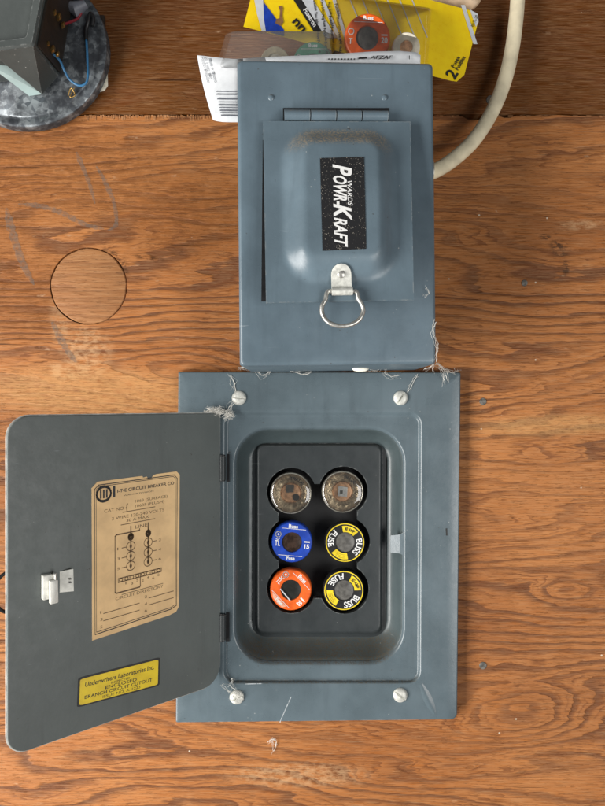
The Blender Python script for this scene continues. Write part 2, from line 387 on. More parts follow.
# torn veneer along the joint
sp = B()
x = 84
while x < 240:
    w = random.uniform(.7, 2.4); y0 = 115.6+random.uniform(-1, .3); y1 = y0+random.uniform(2.5, 7.5)*(.55+.45*math.sin(x*.09)**2)
    h = random.uniform(.0002, .0009)
    q = rect(x, y0, x+w, y1); sp.box([P(a, c, -.0004) for a, c in q], [P(q[0][0]+.1, q[0][1], h), P(q[1][0]-.1, q[1][1], h), P(q[2][0]-.3, q[2][1]-1, .0001), P(q[3][0]+.3, q[3][1]-1, .0001)])
    x += w+random.choice((.05, .1, .4, 1.0))
x = 440
while x < 604:
    w = random.uniform(1.5, 5); y0 = 115.4; y1 = y0+random.uniform(.8, 2.6); h = random.uniform(.0002, .0006)
    if not 461 < x < 488:
        q = rect(x, y0, x+w, y1); sp.box([P(a, c, -.0004) for a, c in q], [P(a, c, h) for a, c in q])
    x += w+random.uniform(1, 9)
tag(sp.build('veneer_splinters', M['plug'], wall, 0), kind='stuff')
# streaks of old grey paint
def streak(pts, w0, w1):
    pp = spline([Vector((a, c, 0)) for a, c in pts], 8); b = B(); vs = []; fs = []
    for i, p in enumerate(pp):
        t = (pp[min(i+1, len(pp)-1)]-pp[max(i-1, 0)]).normalized(); nn = Vector((-t.y, t.x, 0)); w = (w0+(w1-w0)*i/len(pp))*random.uniform(.6, 1.15)*(.25+.75*min(1, 5*min(i, len(pp)-1-i)/len(pp)))
        for k in (-1, 1): vs.append(P(p.x+nn.x*w*k, p.y+nn.y*w*k, .00025))
    for i in range(len(pp)-1): fs.append((2*i, 2*i+1, 2*i+3, 2*i+2))
    b.add(vs, fs).build('paint_streak', M['streak'], wall, 0)
streak([(76, 152), (83, 168), (90, 186), (95, 204)], 3.0, 1.6)
streak([(96, 166), (106, 184), (114, 204), (116, 224), (108, 230)], 2.8, 2.2)
streak([(18, 204), (40, 206), (62, 213), (84, 224), (104, 229)], 2.4, 3.2)
streak([(6, 208), (12, 232), (22, 262), (34, 285)], 4.6, 3.6)
streak([(52, 322), (60, 338), (68, 352), (76, 362)], 4.4, 3.4)

pj = [PR*(.978+.012*math.sin(k*.41+1)*math.sin(k*.173)+random.uniform(-.006, .006)) for k in range(96)]
def ploop(dr, h): return [pc+Vector(((pj[k]-dr)*math.cos(k*math.tau/96), -h, (pj[k]-dr)*math.sin(k*math.tau/96))) for k in range(96)]
plug = B().loops([ploop(0, -.012), ploop(0, -.0010), ploop(.0004, -.0003), ploop(.0010, -.0001)], False, True).build('wood_plug', M['plug'], None, 50)
tag(plug, 'round pale wooden plug set flush into the plywood', 'wood plug')
def nail(px, py, r, label, tilt=0):
    o = lathe([(S(r)*.96, -.004), (S(r), .0002), (S(r)*.92, .0005), (S(r)*.5, .0006), (.00005, .0006)], P(px, py, 0), 16, cap1=True).build('nail', M['nail'])
    tag(o, label, 'nail', 'nails in the plywood')
nail(491, 100, 4.8, 'large grey nail head under the looping cream cable')
nail(483, 401.5, 3.6, 'nail head beside the top right corner of the fuse panel')
nail(483, 665.5, 3.8, 'nail head beside the lower right edge of the fuse panel')
nail(524.5, 283, 3.2, 'small dark nail head alone in the plywood right of the upper box')

# ------------------------------------------------------------------ fuse panel (lower box)
HP = .008; HL = .005
panel = thing('fuse_panel', P(318, 722, 0), 'blue grey metal fuse panel with its door swung open', 'fuse box')
outer = [(178, 371.6), (461, 372), (457.5, 720), (175.5, 723)]
cv = B(); L = []
o_in = lambda d: [(outer[0][0]+d, outer[0][1]+d), (outer[1][0]-d, outer[1][1]+d), (outer[2][0]-d, outer[2][1]-d), (outer[3][0]+d, outer[3][1]-d)]
N = 8
r_out = [1.5, 2, 6, 1.5]
L.append([v.copy() for v in pq(outer, HP, r_out, N)])
back = [Vector((v.x, -.0005, v.z)) for v in L[0]]
rim = [Vector((v.x, -HP+.0012, v.z)) for v in L[0]]
L = [back, rim, pq(o_in(.7), HP-.0002, r_out, N), pq(o_in(1.6), HP, r_out, N), pq(o_in(12), HP, r_out, N)]
st = lambda d: [(223.5+d, 411.5+d), (422.5-d, 411.5+d), (421.5-d, 684-d), (222.5+d, 684-d)]
for d, h in ((-3, HP), (0, HP), (.8, HP-.0002), (2.2, HP-.0012), (3.6, HL+.0003), (4.6, HL), (6, HL)):
    L.append(pq(st(d), h, max(13-d, 8), N))
lip = lambda d, e=0: [(232+d, 425+d), (407.5-d, 425+d), (406.5-d, 667-d-e), (231.5+d, 667-d-e)]
for d, e, h in ((0, 0, HL), (1.2, 0, HL), (2.2, .3, HL-.0003), (3.4, 1, HL-.0012), (4.4, 1.8, HL-.0026)):
    L.append(pq(lip(d, e), h, max(38-d*1.1, 14), N))
cv.loops(L); cvr = cv.build('cover_plate', M['cover'], panel, 50)
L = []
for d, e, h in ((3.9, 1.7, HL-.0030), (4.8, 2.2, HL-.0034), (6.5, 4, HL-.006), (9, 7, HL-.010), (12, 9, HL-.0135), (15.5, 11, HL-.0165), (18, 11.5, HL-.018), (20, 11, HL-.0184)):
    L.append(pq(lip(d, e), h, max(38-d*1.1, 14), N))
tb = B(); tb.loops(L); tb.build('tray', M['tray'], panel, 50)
HF = HL-.0184
# shallow pressed crease at the lower right corner, a scratch, a stain spot
def ridge(pts, w, h, name, mat, par, h0):
    b = B(); vs = []; fs = []
    for i, (a, c) in enumerate(pts):
        j0 = pts[max(i-1, 0)]; j1 = pts[min(i+1, len(pts)-1)]; t = Vector((j1[0]-j0[0], j1[1]-j0[1])).normalized(); n = Vector((-t.y, t.x))
        k = math.sin(math.pi*(i+.15)/(len(pts)-.7)); ww = w*(.35+.65*k)
        for s, z in ((-1, 0), (-.5, .55), (0, 1), (.5, .55), (1, 0)): vs.append(P(a+n.x*ww*s, c+n.y*ww*s, h0+h*z*k+.00003))
    for i in range(len(pts)-1):
        for s in range(4): fs.append((5*i+s, 5*i+s+1, 5*i+s+6, 5*i+s+5))
    return b.add(vs, fs).build(name, mat, par, 80)
ridge([(421+14*k/7, 684+30*k/7) for k in range(8)], 4.5, .0011, 'crease', M['cover'], panel, HP)
def flatline(pts, w, h, name, mat, par):
    b = B(); stroke(b, pts, w, lambda x, y: P(x, y, h)); return b.build(name, mat, par, 0)
flatline([(280, 722), (283, 715), (291, 697)], .8, HP+.00012, 'scratch', M['scratch'], cvr)
flatline([(246, 684), (262, 683.6)], .7, HP+.00012, 'scratch', M['scratch'], cvr)
flatline([(446.5, 529), (446.8, 535)], 1.5, HP+.00012, 'paint_chip', M['ink'], cvr)
# deadfront with its keyhole-shaped cutout
dq = lambda d: [(256+d, 443.5+d), (382.5-d, 443.5+d), (382-d, 634-d), (256+d, 634-d)]
db = B(); DT = HF+.0042
db.loops([pq(dq(-4), HF-.001, 8, 5), pq(dq(-4), HF+.0002, 8, 5), pq(dq(0), HF+.0004, 7, 5), pq(dq(.6), HF+.001, 7, 5), pq(dq(1.3), DT-.0008, 7, 5), pq(dq(2.2), DT-.0001, 7, 5), pq(dq(3.2), DT, 7, 5)], True, True)
dead = db.build('deadfront', M['dead'], panel, 35)
FUS = [(290.8, 493.4, 20.8), (342.8, 492, 21), (292, 542.3, 20.4), (345, 542.6, 20.3), (290.8, 590, 20.8), (343.8, 590.5, 20.6)]
cuts = []
for i, (a, c, r) in enumerate(FUS):
    r2 = 24.4; cc = P(a+.6, c-1.2, DT)
    cuts.append(lathe([(S(r2, DT), .02), (S(r2, DT), -.02)], cc, 48, cap0=True, cap1=True).build('cut', M['hole']))
def cbox(x0, y0, x1, y1):
    q = [P(x, y, DT) for x, y in rect(x0, y0, x1, y1)]
    return B().box([v+Vector((0, -.02, 0)) for v in q], [v+Vector((0, .02, 0)) for v in q]).build('cut', M['hole'])
cuts += [cbox(300, 484, 336, 494), cbox(278.5, 505, 304.5, 585), cbox(331.7, 503, 357.3, 586.3), cbox(301.3, 491, 335.1, 598.1)]
boolean(dead, cuts)
b = B(); q = [P(x, y, HF-.012) for x, y in rect(250, 440, 390, 640)]
b.box(q, [v+Vector((0, .006, 0)) for v in q]); b.build('fuse_block', M['hole'], panel)
# strike tab on the right lip
b = B(); q = [P(390.5, 535.5, HL-.0055), P(400, 534.5, HL-.0018), P(405, 531, HL-.0003), P(405, 556.5, HL-.0003), P(400, 553.5, HL-.0018), P(390.5, 552.5, HL-.0055)]
b.loops([q, [v+Vector((0, .0012, 0)) for v in q]], True, True); b.build('strike_tab', M['cover'], panel, 0)
def screw(px, py, h, r, ang, parent, mat, name='screw'):
    R = S(r, h); c = P(px, py, h)
    o = lathe([(R, -.0005), (R, .0007), (R*.94, .0013), (R*.75, .0021), (R*.45, .0026), (.0001, .0028)], c, 28, cap0=True, cap1=True).build(name, mat, parent)
    d = Vector((math.cos(ang), 0, math.sin(ang))); n = Vector((-d.z, 0, d.x)); w = R*.13
    q = [c+d*R*1.3*a+n*w*e for a, e in ((-1, 1), (1, 1), (1, -1), (-1, -1))]
    cu = B().box([v+Vector((0, -.006, 0)) for v in q], [v+Vector((0, -.0012, 0)) for v in q]).build('cut', M['hole'])
    return boolean(o, [cu])
for a, c, an in ((239, 398, -5), (400.6, 398, 58), (236.8, 696.8, 25), (400.2, 694.8, -40)):
    screw(a, c, HP, 7.2, math.radians(an), panel, M['dull'])
# door hinge knuckles
for y0, y1 in ((456, 480), (614.5, 640)):
    b = B(); b.tube([P(222.3, y0, HL+.003), P(222.3, y1, HL+.003)], S(3.6), 12); k = b.build('hinge', M['dead'], panel)
    b = B(); q = rect(223, y0-2, 229.5, y1+2); b.box([P(x, y, HL+.0001) for x, y in q], [P(x, y, HL+.0009) for x, y in q]); b.build('hinge_slot', M['black'], k)
    b = B()
    for yy in (y0-.6, y1+.6): b.tube([P(222.3, yy-.5, HL+.003), P(222.3, yy+.5, HL+.003)], S(3.0), 10)
    b.tube([P(218.4, y0-1, HL+.0045), P(218.2, y1+1, HL+.0045)], S(.8), 6)
    b.build('hinge_pin', M['black'], k)

# door: a flat sheet swung out about the hinge line
HX = P(222, 0, .008); XH = HX.x; HH = .0085
XF = (7.2-CX)*.3715/FPX; HFREE = DIST-.3715
ang = math.atan2(HFREE-HH, XH-XF); CA, SA = math.cos(ang), math.sin(ang); DW = math.hypot(HFREE-HH, XH-XF)
DN = Vector((SA, -CA, 0))                                   # outward normal of the inner face
def duv(u, z, off=0.0): return Vector((XH-u*CA, -(HH+u*SA), z))+DN*off
def dpx(px, py):
    k = (px-CX)/FPX; u = (XH-k*(DIST-HH))/(CA-k*SA); return u, (CY-py)*(DIST-HH-u*SA)/FPX
def DP(px, py, off=0.0): u, z = dpx(px, py); return duv(u, z, off)
ZT, ZB = -.0080, -.2196
dl = lambda d: [(DW-d, ZT-d), (.0015+d, ZT-d), (.0015+d, ZB+d), (DW-d, ZB+d)]
def dloop(d, off, rr=(.0135, .004, .015, .0125)): return [duv(v.x, v.y, off) for v in rquad([Vector(c) for c in dl(d)], [max(r-d, .001) for r in rr], 8)]
b = B(); b.loops([dloop(.0004, -.0016), dloop(0, -.0013), dloop(0, -.0003), dloop(.0003, 0), dloop(.001, .00005)], True, True)
door = b.build('door', M['door'], panel, 50); door['label'] = 'grey door standing open with its inside showing labels and a latch'
# outward lip along the free edge of the door, pale to paint in the light that catches it
b = B(); b.loops([dloop(.0001, -.0009), dloop(-.0007, -.0012), dloop(-.0007, -.0021), dloop(.0006, -.0022)]); b.build('door_rim', M['rimw'], door)
# paper circuit directory
LT = [dpx(*c) for c in ((91.5, 482.5), (179.5, 471), (178.5, 613), (92, 640.5))]
LW = LT[0][0]-LT[1][0]
def lab(s, t, off=.0003):
    "label sheet: s 0..1 left to right, t 0..1 top to bottom"
    a = Vector(LT[0])*(1-s)+Vector(LT[1])*s; c = Vector(LT[3])*(1-s)+Vector(LT[2])*s
    v = a*(1-t)+c*t; return duv(v.x, v.y, off)
notch = [(.55, .0), (.56, .012), (.60, .008), (.62, .026), (.66, .020), (.68, .004), (.72, 0)]
outl = [(.06, 0)]+notch+[(.96, 0), (1, .025), (1, .955), (.965, .985), (.88, .994), (0, 1), (0, .035)]
b = B(); n = len(outl); b.loops([[lab(s, t, .00005) for s, t in outl], [lab(s, t, .0003) for s, t in outl]], False, True)
paper = b.build('directory_label', M['tan'], door, 0); paper['label'] = 'tan paper wiring diagram and circuit directory with a torn top edge'
lf = lambda x, y: lab(x, 1-y, .00036)                        # y up
ASP = .62
pr = B(); T = lambda *a, **k: text(pr, *a, lf, **k)
def sk(pts, w=.007): stroke(pr, [(x, 1-y) for x, y in pts], w, lf)
def circ(cx, cy, r, w=.006, a0=0, a1=math.tau): stroke(pr, [(cx+(x-cx), 1-(cy+(y-cy)*ASP)) for x, y in ringpts(cx, cy, r, 22, a0, a1)], w, lf)
text(pr, 'I-T-E CIRCUIT BREAKER CO', .27, 1-.088, .66, .020, lf, bold=.02)
text(pr, 'WALKER DIVISION', .34, 1-.117, .34, .009, lf)
sk([(.235, .050), (.235, .104)], .026)
circ(.125, .083, .075, .018)
for k in (-.032, 0, .032): sk([(.125+k, .062), (.125+k, .104)], .018)
sk([(.03, .965), (.03, .045), (.07, .022), (.93, .022), (.97, .05), (.97, .94), (.90, .955), (.03, .968)], .006)
sk([(.045, .955), (.045, .05), (.075, .032), (.92, .032), (.957, .055), (.957, .93), (.9, .943), (.045, .955)], .004)
frm = pr.build('letterhead', M['ink'], paper, 0)
pr = B()
text(pr, 'CAT NO', .13, 1-.205, .21, .020, lf); text(pr, '{', .36, 1-.212, .03, .040, lf)
text(pr, '1063 (SURFACE)', .47, 1-.172, .38, .018, lf); text(pr, '1063F (FLUSH)', .47, 1-.204, .34, .018, lf)
sk([(.33, .222), (.70, .222)], .005)
text(pr, '3 WIRE 120-240 VOLTS', .21, 1-.262, .60, .019, lf); text(pr, '30 A MAX', .37, 1-.290, .26, .018, lf); sk([(.31, .303), (.70, .303)], .005)
text(pr, 'LINE', .47, 1-.345, .14, .021, lf)
for xx, nums, dy in ((.42, '135', 0.0), (.62, '246', -.006)):
    sk([(xx, .325), (xx, .60)], .012)
    sk([(xx, .355), (xx, .60)], .010)
    circ(xx, .393, .022, .022)
    for k, cy in enumerate((.455, .52, .585)):
        circ(xx, cy, .048); disc2(pr, xx, 1-cy, .014, lf)
        if xx < .5: sk([(xx-.05, cy), (xx-.10, cy)], .005); text(pr, nums[k], xx-.15, 1-cy-.008, .025, .016, lf)
        else: sk([(xx+.05, cy), (xx+.10, cy)], .005); text(pr, nums[k], xx+.125, 1-cy-.008, .03, .016, lf)
sk([(.52, .352), (.52, .362), (.26, .362), (.245, .37), (.245, .735), (.26, .742), (.52, .742), (.53, .735), (.53, .655)], .009)
sk([(.28, .650), (.78, .650), (.78, .675), (.28, .675), (.28, .650)], .006)
for k in range(8):
    xx = .31+.062*k; sk([(xx+.031, .650), (xx+.031, .675)], .004); circ(xx, .6625, .018, .006)
    if k: text(pr, '1352462'[k-1], xx-.012, 1-.70-(.012 if k % 2 == 0 else 0), .024, .016, lf)
text(pr, 'CIRCUIT DIRECTORY', .25, 1-.787, .55, .019, lf); sk([(.32, .760), (.80, .760)], .004)
for i, (nl, nr) in enumerate((('1', '2'), ('3', '4'), ('5', '6'))):
    yy = .845+.047*i
    text(pr, nl, .085, 1-yy, .025, .017, lf); text(pr, nr, .58, 1-yy+.018, .03, .017, lf)
    if i < 2: sk([(.12, yy+.004), (.52, yy+.004)], .005); sk([(.63, yy-.012), (.93, yy-.012)], .005)
pr.build('printed_diagram', M['brownink'], paper, 0)
# yellow approval decal
YT = [dpx(*c) for c in ((80, 679.2), (158.2, 659.3), (157.6, 684.5), (79, 705.5))]
def yl(s, t, off=.0002):
    a = Vector(YT[0])*(1-s)+Vector(YT[1])*s; c = Vector(YT[3])*(1-s)+Vector(YT[2])*s; v = a*(1-t)+c*t; return duv(v.x, v.y, off)
rr = [(v.x, v.y) for v in rquad([Vector(c) for c in rect(-.025, -.075, 1.025, 1.06)], .06, 3)]
b = B(); b.loops([[yl(s, t, .00004) for s, t in rr], [yl(s, t, .00018) for s, t in rr]], False, True); bd = b.build('decal_border', M['ink'], door, 0)
rr = [(v.x, v.y) for v in rquad([Vector(c) for c in rect(.0, .0, 1, 1)], .05, 3)]
b = B(); b.loops([[yl(s, t, .0001) for s, t in rr], [yl(s, t, .00026) for s, t in rr]], False, True); dec = b.build('yellow_decal', M['yellowdecal'], door, 0)
yf = lambda x, y: yl(x, 1-y, .00031); b = B()
text(b, 'Underwriters Laboratories Inc.', .06, .66, .88, .17, yf, bold=.012, shear=.1)
text(b, 'INSPECTED', .38, .52, .24, .08, yf); text(b, 'ENCLOSED', .31, .37, .40, .12, yf, bold=.012)
text(b, 'BRANCH CIRCUIT CUTOUT', .06, .20, .86, .12, yf, bold=.012); text(b, 'ISSUE NO. A-1223', .28, .05, .48, .10, yf)
b.build('decal_lettering', M['ink'], door, 0)
# latch
def dprism(c4, o0, o1, name, mat, par, r=.0006):
    uv = [Vector(dpx(*c)) for c in c4]; b = B()
    b.loops([[duv(v.x, v.y, o0) for v in rquad(uv, r, 3)], [duv(v.x, v.y, o1-.0004) for v in rquad(uv, r, 3)], [duv(v.x, v.y, o1) for v in rquad(inset(uv, .0004), r, 3)]], True, True)
    return b.build(name, mat, par)
lk = dprism(((41, 574.5), (51, 573), (51, 597), (41, 599)), 0, .004, 'latch', M['latchw'], door)
dprism(((46.5, 579), (54.5, 577.5), (55, 600), (47, 602)), .004, .0068, 'latch_tongue', M['latchw'], lk)
dprism(((51, 572), (54, 570.5), (54, 585), (51, 586)), .003, .006, 'latch_spring', M['steel'], lk)
b = B(); q = [DP(59.5, 571.5, .0003), DP(71.5, 568, .0032), DP(72, 590, .0032), DP(59.5, 592.5, .0003)]; b.box(q, [v-DN*.0008 for v in q]); lp = b.build('latch_plate', M['latchw'], door)
b = B()
for yy in (577.5, 581): q = [DP(67, yy, .0030), DP(69.5, yy-.5, .0034), DP(69.5, yy+.7, .0034), DP(67, yy+1.2, .0030)]; b.add([v+DN*.0003 for v in q], [(0, 1, 2, 3)])
b.build('stamped_marks', M['ink'], lp, 0)
# wire pull ring on the outer face
c = P(10.5, 592, .104); b = B()
b.tube([c+Vector((.0085*math.cos(t), .004*math.cos(t), .0128*math.sin(t))) for t in [math.tau*k/36 for k in range(37)]], .0011, 8); b.build('pull_ring', M['ring'], door)

# ------------------------------------------------------------------ plug fuses
HFACE = HF+.0062
def fuse_frame(rot):
    a = math.radians(rot); ax = Vector((math.cos(a), 0, -math.sin(a))); ay = Vector((math.sin(a), 0, math.cos(a))); return ax, ay   # clockwise turn seen from the lens
def plug_fuse(px, py, r, label, body, rot=0, hole=.50, winmat='mica', facemat=None, h=HFACE):
    c = P(px, py, h); R = S(r, h); ax, ay = fuse_frame(rot)
    t = thing('plug_fuse', c+Vector((0, .019, 0)), label, 'fuse', 'fuses screwed into the panel')
    lathe([(R*.80, -.019), (R*.80, -.010), (R*.97, -.009), (R, -.0075), (R, -.0016), (R*.985, -.0007), (R*.95, -.0001), (R*.92, .0), (R*hole, .0), (R*hole*.97, -.0006), (R*hole*.95, -.002)], c, 48, cap0=True).build('body', M[body], t, 30)
    lathe([(R*hole*.97, -.0010), (R*hole*.7, -.0006), (R*hole*.35, -.0003), (.0001, -.0002)], c, 32, cap1=True).build('window', M[winmat], t)
    def fm(x, y): return c+ax*(x*R)+ay*(y*R)+Vector((0, -.00012, 0))
    return t, c, R, fm
def sector(b, r0, r1, a0, a1, fm, n=16, dz=0):
    n = max(3, n); vs = []; fs = []
    for k in range(n+1):
        a = math.radians(a0+(a1-a0)*k/n)
        for r in (r0, r1): vs.append(fm(r*math.cos(a), r*math.sin(a))+Vector((0, -dz, 0)))
    for k in range(n): fs.append((2*k, 2*k+1, 2*k+3, 2*k+2))
    b.add(vs, fs)
def arctext(b, txt, w, cap, r, mid, fm, tops_out=True, bold=.018, dz=.00012):
    def m(x, y):
        if tops_out: a = math.radians(mid)-x/r; rr = r+y
        else: a = math.radians(mid)+x/r; rr = r-y
        return fm(rr*math.cos(a), rr*math.sin(a))+Vector((0, -dz, 0))
    text(b, txt, -w/2, -cap/2, w, cap, m, bold=bold)
def buss_yellow(px, py, r, rot, label):
    t, c, R, fm = plug_fuse(px, py, r, label, 'black', rot, .50)
    b = B(); sector(b, .90, .945, 0, 360, fm, 48); sector(b, .52, .83, 147, 208, fm); sector(b, .52, .83, -35, 28, fm); b.build('yellow_print', M['fyellow'], t, 0)
    b = B(); arctext(b, 'BUSS', .82, .28, .70, 90, fm); arctext(b, 'FUSE', .80, .28, .70, 270, fm, False); b.build('lettering', M['white'], t, 0)
    b = B(); arctext(b, '30 AMP', .52, .15, .68, 178, fm, True, .02, .00024)
    for rr in (.60, .68, .76): sector(b, rr, rr+.008, -22, 16, fm, 12, .00020)
    b.build('amperage_print', M['ink'], t, 0)
buss_yellow(*FUS[3], 108, 'black and yellow fuse in the middle row, yellow patches at top and bottom')
buss_yellow(*FUS[5], 146, 'black and yellow fuse in the bottom row, below the other black and yellow one')
def tl_fuse(px, py, r, rot, label, colr, win, amp, h=HFACE, name=None, frame=None):
    t, c, R, fm = plug_fuse(px, py, r, label, colr, rot, .50, win, h=h)
    b = B()
    def line(y, x0, x1): stroke(b, [(x0, y), (x1, y)], .022, fm)
    line(.66, -.52, .62); line(-.66, -.62, .55)
    text(b, 'Buss', 0, .70, .46, .17, fm, bold=.03, align='C'); text(b, 'Fuse', 0, -.86, .40, .16, fm, bold=.03, align='C')
    stroke(b, ringpts(-.70, .34, .13, 16), .04, fm); disc2(b, -.70, .34, .05, fm)
    stroke(b, [(-.80, .13), (-.70, .06), (-.62, .16)], .03, fm)
    text(b, 'TL', -.84, -.22, .26, .26, fm, bold=.02)
    stroke(b, [(.62, .08), (.84, .08)], .07, fm); text(b, amp, .62, -.24, .24, .19, fm, bold=.04)
    b.build('lettering', M['white'], t, 0); return t, c, R, fm
tl_fuse(*FUS[2], 5, 'blue fuse with a brown window, left of the middle row', 'fblue', 'amber', '15')
t, c, R, fm = tl_fuse(*FUS[4], 46, 'orange fuse with a dark window, bottom left of the six', 'forange', 'dkwin', '20')
b = B(); b.tube([fm(-.40, .02)+Vector((0, -.0003, 0)), fm(-.40+.02, .02)+Vector((0, -.0003, 0))], R*.02, 6)
b = B(); b.tube([c+Vector((-.50*R, -.0004, .07*R)), c+Vector((-.03*R, -.0004, -.50*R))], R*.028, 6); b.build('fuse_link', M['silver'], t)
fillb = B(); fillpoly(fillb, [(-.55, -.70), (.42, -.70), (.30, -.88), (-.02, -.915), (-.34, -.86)], lambda x, y: fm(x, y)+Vector((0, .00005, 0)))
fillb.build('pale_print', simple('worn_orange_print', (.80, .42, .28), .5), t, 0)
def glass_fuse(px, py, r, rot, label, square):
    c = P(px, py, HFACE); R = S(r, HFACE); ax, ay = fuse_frame(rot)
    t = thing('plug_fuse', c+Vector((0, .019, 0)), label, 'fuse', 'fuses screwed into the panel')
    def fm(x, y, z=0): return c+ax*(x*R)+ay*(y*R)+Vector((0, -z, 0))
    lathe([(R*.80, -.019), (R*.80, -.010), (R*.97, -.009), (R, -.0075), (R, -.0022), (R*.985, -.0006), (R*.955, -.0002), (R*.93, -.0006), (R*.92, -.002)], c, 48, cap0=True).build('glass_rim', simple('smoky_glass_rim', (.50, .47, .40), .18, .6, .3), t, 30)
    # crinkled inner cup seen through the glass
    b = B(); seg = 60; loops = []
    for r0, z0 in ((.93, -.002), (.84, -.0022), (.76, -.0030), (.68, -.0024), (.60, -.0034), (.52, -.0034), (.46, -.0048)):
        loops.append([fm(r0*math.cos(k*math.tau/seg), r0*math.sin(k*math.tau/seg), z0+random.uniform(-.0003, .0003)) for k in range(seg)])
    b.loops(loops, False, False); b.build('cup', M['glassbrass'], t, 60)
    lathe([(R*.47, -.0050), (R*.44, -.0030), (R*.30, -.0026), (.0001, -.0028)], c, 32, cap1=True).build('contact', M['copper'], t)
    b = B()
    if square:
        q = [fm(x, y, -.0014) for x, y in ((-.26, .22), (.18, .26), (.26, -.18), (-.18, -.26))]
        b.box(q, [v+Vector((0, .0014, 0)) for v in q]); b.build('fuse_link', M['silver'], t)
        b = B(); q = [fm(x, y, -.0012) for x, y in ((-.14, .04), (.0, .06), (.02, -.10), (-.11, -.12))]; b.box(q, [v+Vector((0, .0006, 0)) for v in q]); b.build('solder_spot', M['mica'], t)
    else:
        q = [fm(x, y, -.0018) for x, y in ((-.34, .36), (.10, .40), (.12, .06), (-.20, -.02))]
        b.box(q, [v+Vector((0, .0010, 0)) for v in q]); b.build('fuse_link', M['mica'], t)
        b = B(); sector(b, 0.0001, .17, 0, 360, lambda x, y: fm(x+.28, y-.16, -.0019), 10); b.build('burnt_spot', M['ink'], t, 0)
    lb = B(); arctext(lb, 'TRADE', .70, .15, .72, 75, lambda x, y: fm(x, y, -.0009), True, .02); lb.build('embossed_letters', M['black'], t, 0)
    lathe([(R*.95, -.0006), (R*.88, .0001), (R*.7, .0006), (R*.4, .0009), (.0001, .0010)], c, 40, cap1=True).build('lens', M['lens'], t, 80)
glass_fuse(*FUS[0], 10, 'clear glass fuse with a coppery centre, top left of the six', False)
glass_fuse(*FUS[1], 14, 'clear glass fuse showing a square silver link, top right of the six', True)

# ------------------------------------------------------------------ disconnect box (upper box)
ubox = thing('disconnect_box', P(337, 372, 0), 'blue grey metal switch box with a hinged front flap', 'electrical box')
F4 = [P(237, 59, .086), P(433.5, 62.3, .076), P(436.8, 364, .076), P(239.6, 366, .086)]
UN = (F4[1]-F4[0]).cross(F4[3]-F4[0]).normalized()
if UN.y > 0: UN = -UN
def onbox(px, py, off=0.0):
    "ray through a pixel met with the box front, lifted off along its normal"
    d = P(px, py, 0)-Vector((0, -DIST, 0)); o = Vector((0, -DIST, 0)); p0 = F4[0]+UN*off
    return o+d*((p0-o).dot(UN)/d.dot(UN))
b = B(); rr = .0025
lp = [rquad(F4, .002, 6)]
bk = [Vector((v.x, 0, v.z)) for v in lp[0]]
lps = [bk, [v-UN*.0030 for v in lp[0]]]
for k in range(6):
    t = k/5*math.pi/2; lps.append([v-UN*(.0026*(1-math.sin(t))) for v in rquad(inset(F4, .0026*(1-math.cos(t))), .003, 6)])
lps.append(rquad(inset(F4, .006), .003, 6)); lps.append(rquad(inset(F4, .010), .003, 6))
b.loops(lps, False, True); body = b.build('body', M['blue'], ubox, 60)
for a, c in ((271, 97.5), (384.5, 97.5)):
    lathe([(S(3.2, .08), 0), (S(2.6, .08), .0004), (S(1.2, .08), .0007), (.0001, .0008)], onbox(a, c, .0), 14, an=UN, cap1=True).build('dimple', M['blue'], ubox)
# hinge
ks = [284, 310.3, 336.2, 361.5, 388]
for i in range(4):
    y0 = 115.3+.3*i
    B().tube([onbox(ks[i]+.5, y0, .0032), onbox(ks[i+1]-.5, y0+.3, .0032)], S(5.3, .08), 14).build('hinge_knuckle', M['blue'], ubox, 50)
b = B(); q = [onbox(x, y, .0004) for x, y in rect(283, 108, 389, 122)]; b.box(q, [v-UN*.0006 for v in q]); b.build('hinge_gap_shade', M['black'], ubox)  # black strip painting the gap shadow above the knuckles
# flap with a pressed pillow
QL = [(263, 121), (410.5, 121.5), (414, 300), (266, 303)]
QO = [.0045, .0045, .019, .017]
LC = [onbox(*QL[i], QO[i]) for i in range(4)]
LN = (LC[1]-LC[0]).cross(LC[3]-LC[0]).normalized()
if LN.y > 0: LN = -LN
def sm(t): t = max(0, min(1, t)); return t*t*(3-2*t)
def dome(u, v):
    W_, H_ = 147, 180; x = u*W_; y = v*H_; x0, x1, y0, y1 = 16, 134, 7, 163; r = 34
    dx = max(x0+r-x, 0, x-(x1-r)); dy = max(y0+r-y, 0, y-(y1-r)); d = r-math.hypot(dx, dy)
    if dx == 0 and dy == 0: d = r
    return sm(d/25)*.0098
def lidp(u, v, off=0.0):
    a = LC[0]*(1-u)+LC[1]*u; c = LC[3]*(1-u)+LC[2]*u; return a*(1-v)+c*v+LN*(dome(u, v)+off)
def lid_uv(px, py):
    u = v = .5
    for _ in range(30):
        p = lidp(u, v); t = DIST+p.y; x = CX+p.x/t*FPX; y = CY-p.z/t*FPX; u += (px-x)/147*.8; v += (py-y)/180*.8
    return u, v
def onlid(px, py, off=0.0): return lidp(*lid_uv(px, py), off)
NU, NV = 64, 78; vs = []; fs = []
for j in range(NV+1):
    for i in range(NU+1): vs.append(lidp(i/NU, j/NV))
for j in range(NV):
    for i in range(NU): k = j*(NU+1)+i; fs.append((k, k+1, k+NU+2, k+NU+1))
ring = [i for i in range(NU+1)]+[j*(NU+1)+NU for j in range(1, NV+1)]+[NV*(NU+1)+i for i in range(NU-1, -1, -1)]+[j*(NU+1) for j in range(NV-1, 0, -1)]
b = B(); b.add(vs, fs); k0 = len(b.v)
edgeo = [vs[i]-LN*.0012 for i in ring]; edge2 = [vs[i]-LN*.0022 for i in ring]
b.v += edgeo+edge2; n = len(ring)
for i in range(n):
    j = (i+1) % n; b.f += [(ring[i], ring[j], k0+j, k0+i), (k0+i, k0+j, k0+n+j, k0+n+i)]
